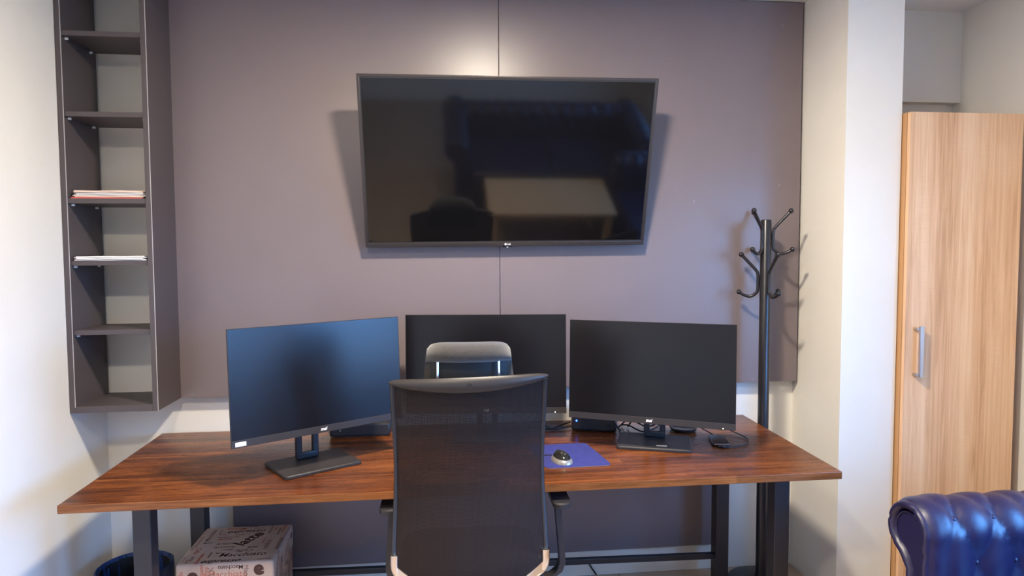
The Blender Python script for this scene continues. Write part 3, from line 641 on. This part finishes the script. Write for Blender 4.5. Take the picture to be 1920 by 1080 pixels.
# ------------------------------------------------------------------ bin with blue liner
bn = thing('waste_bin', 'round waste bin with dark blue liner in the corner under the desk', 'bin', (.222, -.300, 0))
obj('bucket', MB().lathe([(.10, 0), (.105, .004), (.132, .288), (.130, .290), (.126, .286), (.10, .01), (.001, .008)], seg=36), 'blackpl', bn)
rows = []; rg = random.Random(4); ns = 64
wv = [rg.uniform(-1, 1) for _ in range(ns)]
for r_, z, a in ((.137, .17, .010), (.139, .22, .006), (.1395, .27, .004), (.139, .297, .003), (.133, .301, .002), (.127, .290, .003), (.120, .22, .006), (.105, .10, .008), (.06, .03, .0)):
    rows.append([Vector((((r_+a*.4*(wv[k]+.5*wv[k-1]))*math.cos(2*math.pi*k/ns)), ((r_+a*.4*(wv[k]+.5*wv[k-1]))*math.sin(2*math.pi*k/ns)), z+(a*wv[(k*3) % ns]*1.2 if z < .2 and r_ > .12 else 0))) for k in range(ns)])
obj('bin_liner', MB().grid(rows, closed_u=True), 'liner', bn, smooth=60)

# ------------------------------------------------------------------ chesterfield sofas
def arm_profile():
    p = [(0, z) for z in (.40, .44, .48, .52, .56, .59, .615)]
    c = (.10, .632); r = .103
    for a in range(176, -76, -7): p.append((c[0]+r*math.cos(R(a)), c[1]+r*math.sin(R(a))))
    p += [(.122, .515), (.112, .49), (.110, .42), (.110, .30), (.110, .12)]
    return p
def tufted(L, prof, du=.066, s0=.02, s1=.62, front=True, depth=.026):
    """surface of the profile swept along +u with deep diamond buttoning; returns rows of (u, t, z), and button spots"""
    arc = [0]
    for a, b_ in zip(prof, prof[1:]): arc.append(arc[-1]+math.dist(a, b_))
    fine = []; NS = 76
    tot = arc[-1]
    for i in range(NS+1):
        s = tot*i/NS; k = max(j for j in range(len(arc)) if arc[j] <= s+1e-9); k = min(k, len(prof)-2); q = (s-arc[k])/max(1e-6, arc[k+1]-arc[k])
        fine.append((prof[k][0]*(1-q)+prof[k+1][0]*q, prof[k][1]*(1-q)+prof[k+1][1]*q, s))
    NU = max(24, int(L/.012)); rows = []; dv = .150
    for j in range(NU+1):
        u = L*j/NU; row = []
        for i, (tt, z, s) in enumerate(fine):
            a, b_ = fine[max(0, i-1)], fine[min(NS, i+1)]; d = Vector((b_[0]-a[0], b_[1]-a[1])).normalized(); nx, nz = -d.y, d.x
            A = (u-.095)/du; B = (s-.305)/dv
            fa = abs(math.sin(math.pi*(A+B)/2*1.0)); fb = abs(math.sin(math.pi*(A-B)/2*1.0))
            h = depth*((fa*fb)**.33-.55)*(1 if s < .34 else max(.45, 1-(s-.34)*6)); m_ = max(0, min(1, (s-s0)/.05))*max(0, min(1, (s1-s)/.06))
            m_ *= max(0, min(1, (u-.045)/.04)) if front else 1
            e = 0
            if front: q = max(0, 1-u/.035); e = -.016*q*q-.0035*max(0, math.cos(s*88))**6*max(0, 1-abs(u-.016)/.022)
            dd = h*m_+e; row.append(Vector((u, tt+nx*dd, z+nz*dd)))
        rows.append(row)
    spots = []
    for ia in range(-2, int(L/du)+3):
        for ib in range(-3, 4):
            if (ia+ib) % 2: continue
            u, s = .095+ia*du, .305+ib*dv
            if .05 < u < L-.03 and s0+.03 < s < s1-.03:
                i = min(range(NS+1), key=lambda k: abs(fine[k][2]-s)); a, b_ = fine[max(0, i-1)], fine[min(NS, i+1)]; d = Vector((b_[0]-a[0], b_[1]-a[1])).normalized()
                spots.append((u, fine[i][0], fine[i][1], -d.y, d.x))
    return rows, spots
def sofa(label, mtx_loc, rotz, LEN=1.75, DEP=.98):
    """local frame: front edge of the arms at x=0, seat looks towards -x, sofa runs from y=0 (left arm outer side) to -LEN"""
    t = thing('chesterfield_sofa', label, 'sofa', mtx_loc, rotz); prof = arm_profile()
    TH = .20
    def arm(flip):
        rows, spots = tufted(DEP-.03, prof)
        f = (lambda p: Vector((p.x, -TH+p.y, p.z))) if not flip else (lambda p: Vector((p.x, -LEN+TH-p.y, p.z)))
        a = obj('arm', MB().grid([[f(p) for p in r] for r in rows]), 'leather', t, smooth=70)
        for u, tt, z, nx, nz in spots: obj('button', MB().ball(f(Vector((u, tt+nx*-.013, z+nz*-.013))), .0085, 10), 'leather', a)
        ins = [(.034, .12), (.034, .40), (.035, .58)]+[(.10+.062*math.cos(R(q)), .626+.062*math.sin(R(q))) for q in range(172, -60, -8)]+[(.105, .52), (.088, .49), (.085, .12)]
        brd = []; n_ = 80; arc = [0]
        for p0, p1 in zip(prof, prof[1:]): arc.append(arc[-1]+math.dist(p0, p1))
        for i in range(n_+1):
            sv = arc[-1]*i/n_; k = min(max(j for j in range(len(arc)) if arc[j] <= sv+1e-9), len(prof)-2); q = (sv-arc[k])/max(1e-6, arc[k+1]-arc[k])
            P0 = Vector(prof[k]).lerp(Vector(prof[k+1]), q); d = (Vector(prof[min(k+2, len(prof)-1)])-Vector(prof[max(k-1, 0)])).normalized(); nn = Vector((-d.y, d.x))
            pl = max(0, math.cos(sv*70))**8
            brd.append([f(Vector((xx+(.005*pl if 0 < j < 5 else 0), (P0-nn*dd).x, (P0-nn*dd).y))) for j, (dd, xx) in enumerate(((.0125, .004), (.0145, -.006), (.020, -.011), (.027, -.011), (.034, -.006), (.038, .006)))])
        obj('pleated_border', MB().grid(brd), 'leather', t, smooth=70)
        pan = obj('scroll_panel', MB().prism([f(Vector((.006, y_, z_))) for y_, z_ in ins], (.02, 0, 0)), 'leather', t)
        obj('piping', MB().tube([f(Vector((.004, y_, z_))) for y_, z_ in ins], .0032, 8), 'leather', pan)
    arm(False); arm(True)
    rows, spots = tufted(LEN-2*TH+.02, prof, front=False); g = lambda p: Vector((DEP-.24+p.y, -TH+.01-p.x, p.z))
    a = obj('back', MB().grid([[g(p) for p in r] for r in rows]), 'leather', t, smooth=70)
    for u, tt, z, nx, nz in spots: obj('button', MB().ball(g(Vector((u, tt+nx*-.013, z+nz*-.013))), .0085, 8), 'leather', a)
    obj('frame', MB().box(.03, DEP-.12, -LEN+.11, -.11, .07, .30, .012), 'leather', t)
    w_ = (LEN-2*TH)/2
    for k in range(2): obj('seat_cushion', MB().box(.0, DEP-.25, -TH-w_*(k+1)+.004, -TH-w_*k-.004, .302, .445, .035, 4), 'leather', t, smooth=60)
    for x in (.07, DEP-.15):
        for y in (-.15, -LEN+.15): obj('foot', MB().lathe([(.022, 0), (.032, .03), (.026, .07)], (x, y, 0), 16), 'metalblk', t)
    return t
s1 = sofa('dark blue leather chesterfield sofa with buttoned rolled arm near the wardrobe', (2.895, -.988, 0), 0)
s2 = sofa('dark leather chesterfield sofa behind the coffee table mirrored in the television', (3.35, -2.80, 0), R(-90), 1.85)
# low table in front of the sofa, mirrored in the television
ct = thing('coffee_table', 'pale wooden coffee table in front of the sofa', 'table', (2.335, -2.42, 0))
obj('tabletop', MB().box(-.505, .505, -.285, .285, .425, .45, .004), 'tabletop', ct)
for x in (-.46, .46):
    for y in (-.24, .24): obj('leg', MB().box(x-.025, x+.025, y-.025, y+.025, 0, .425, .003), 'tabletop', ct)
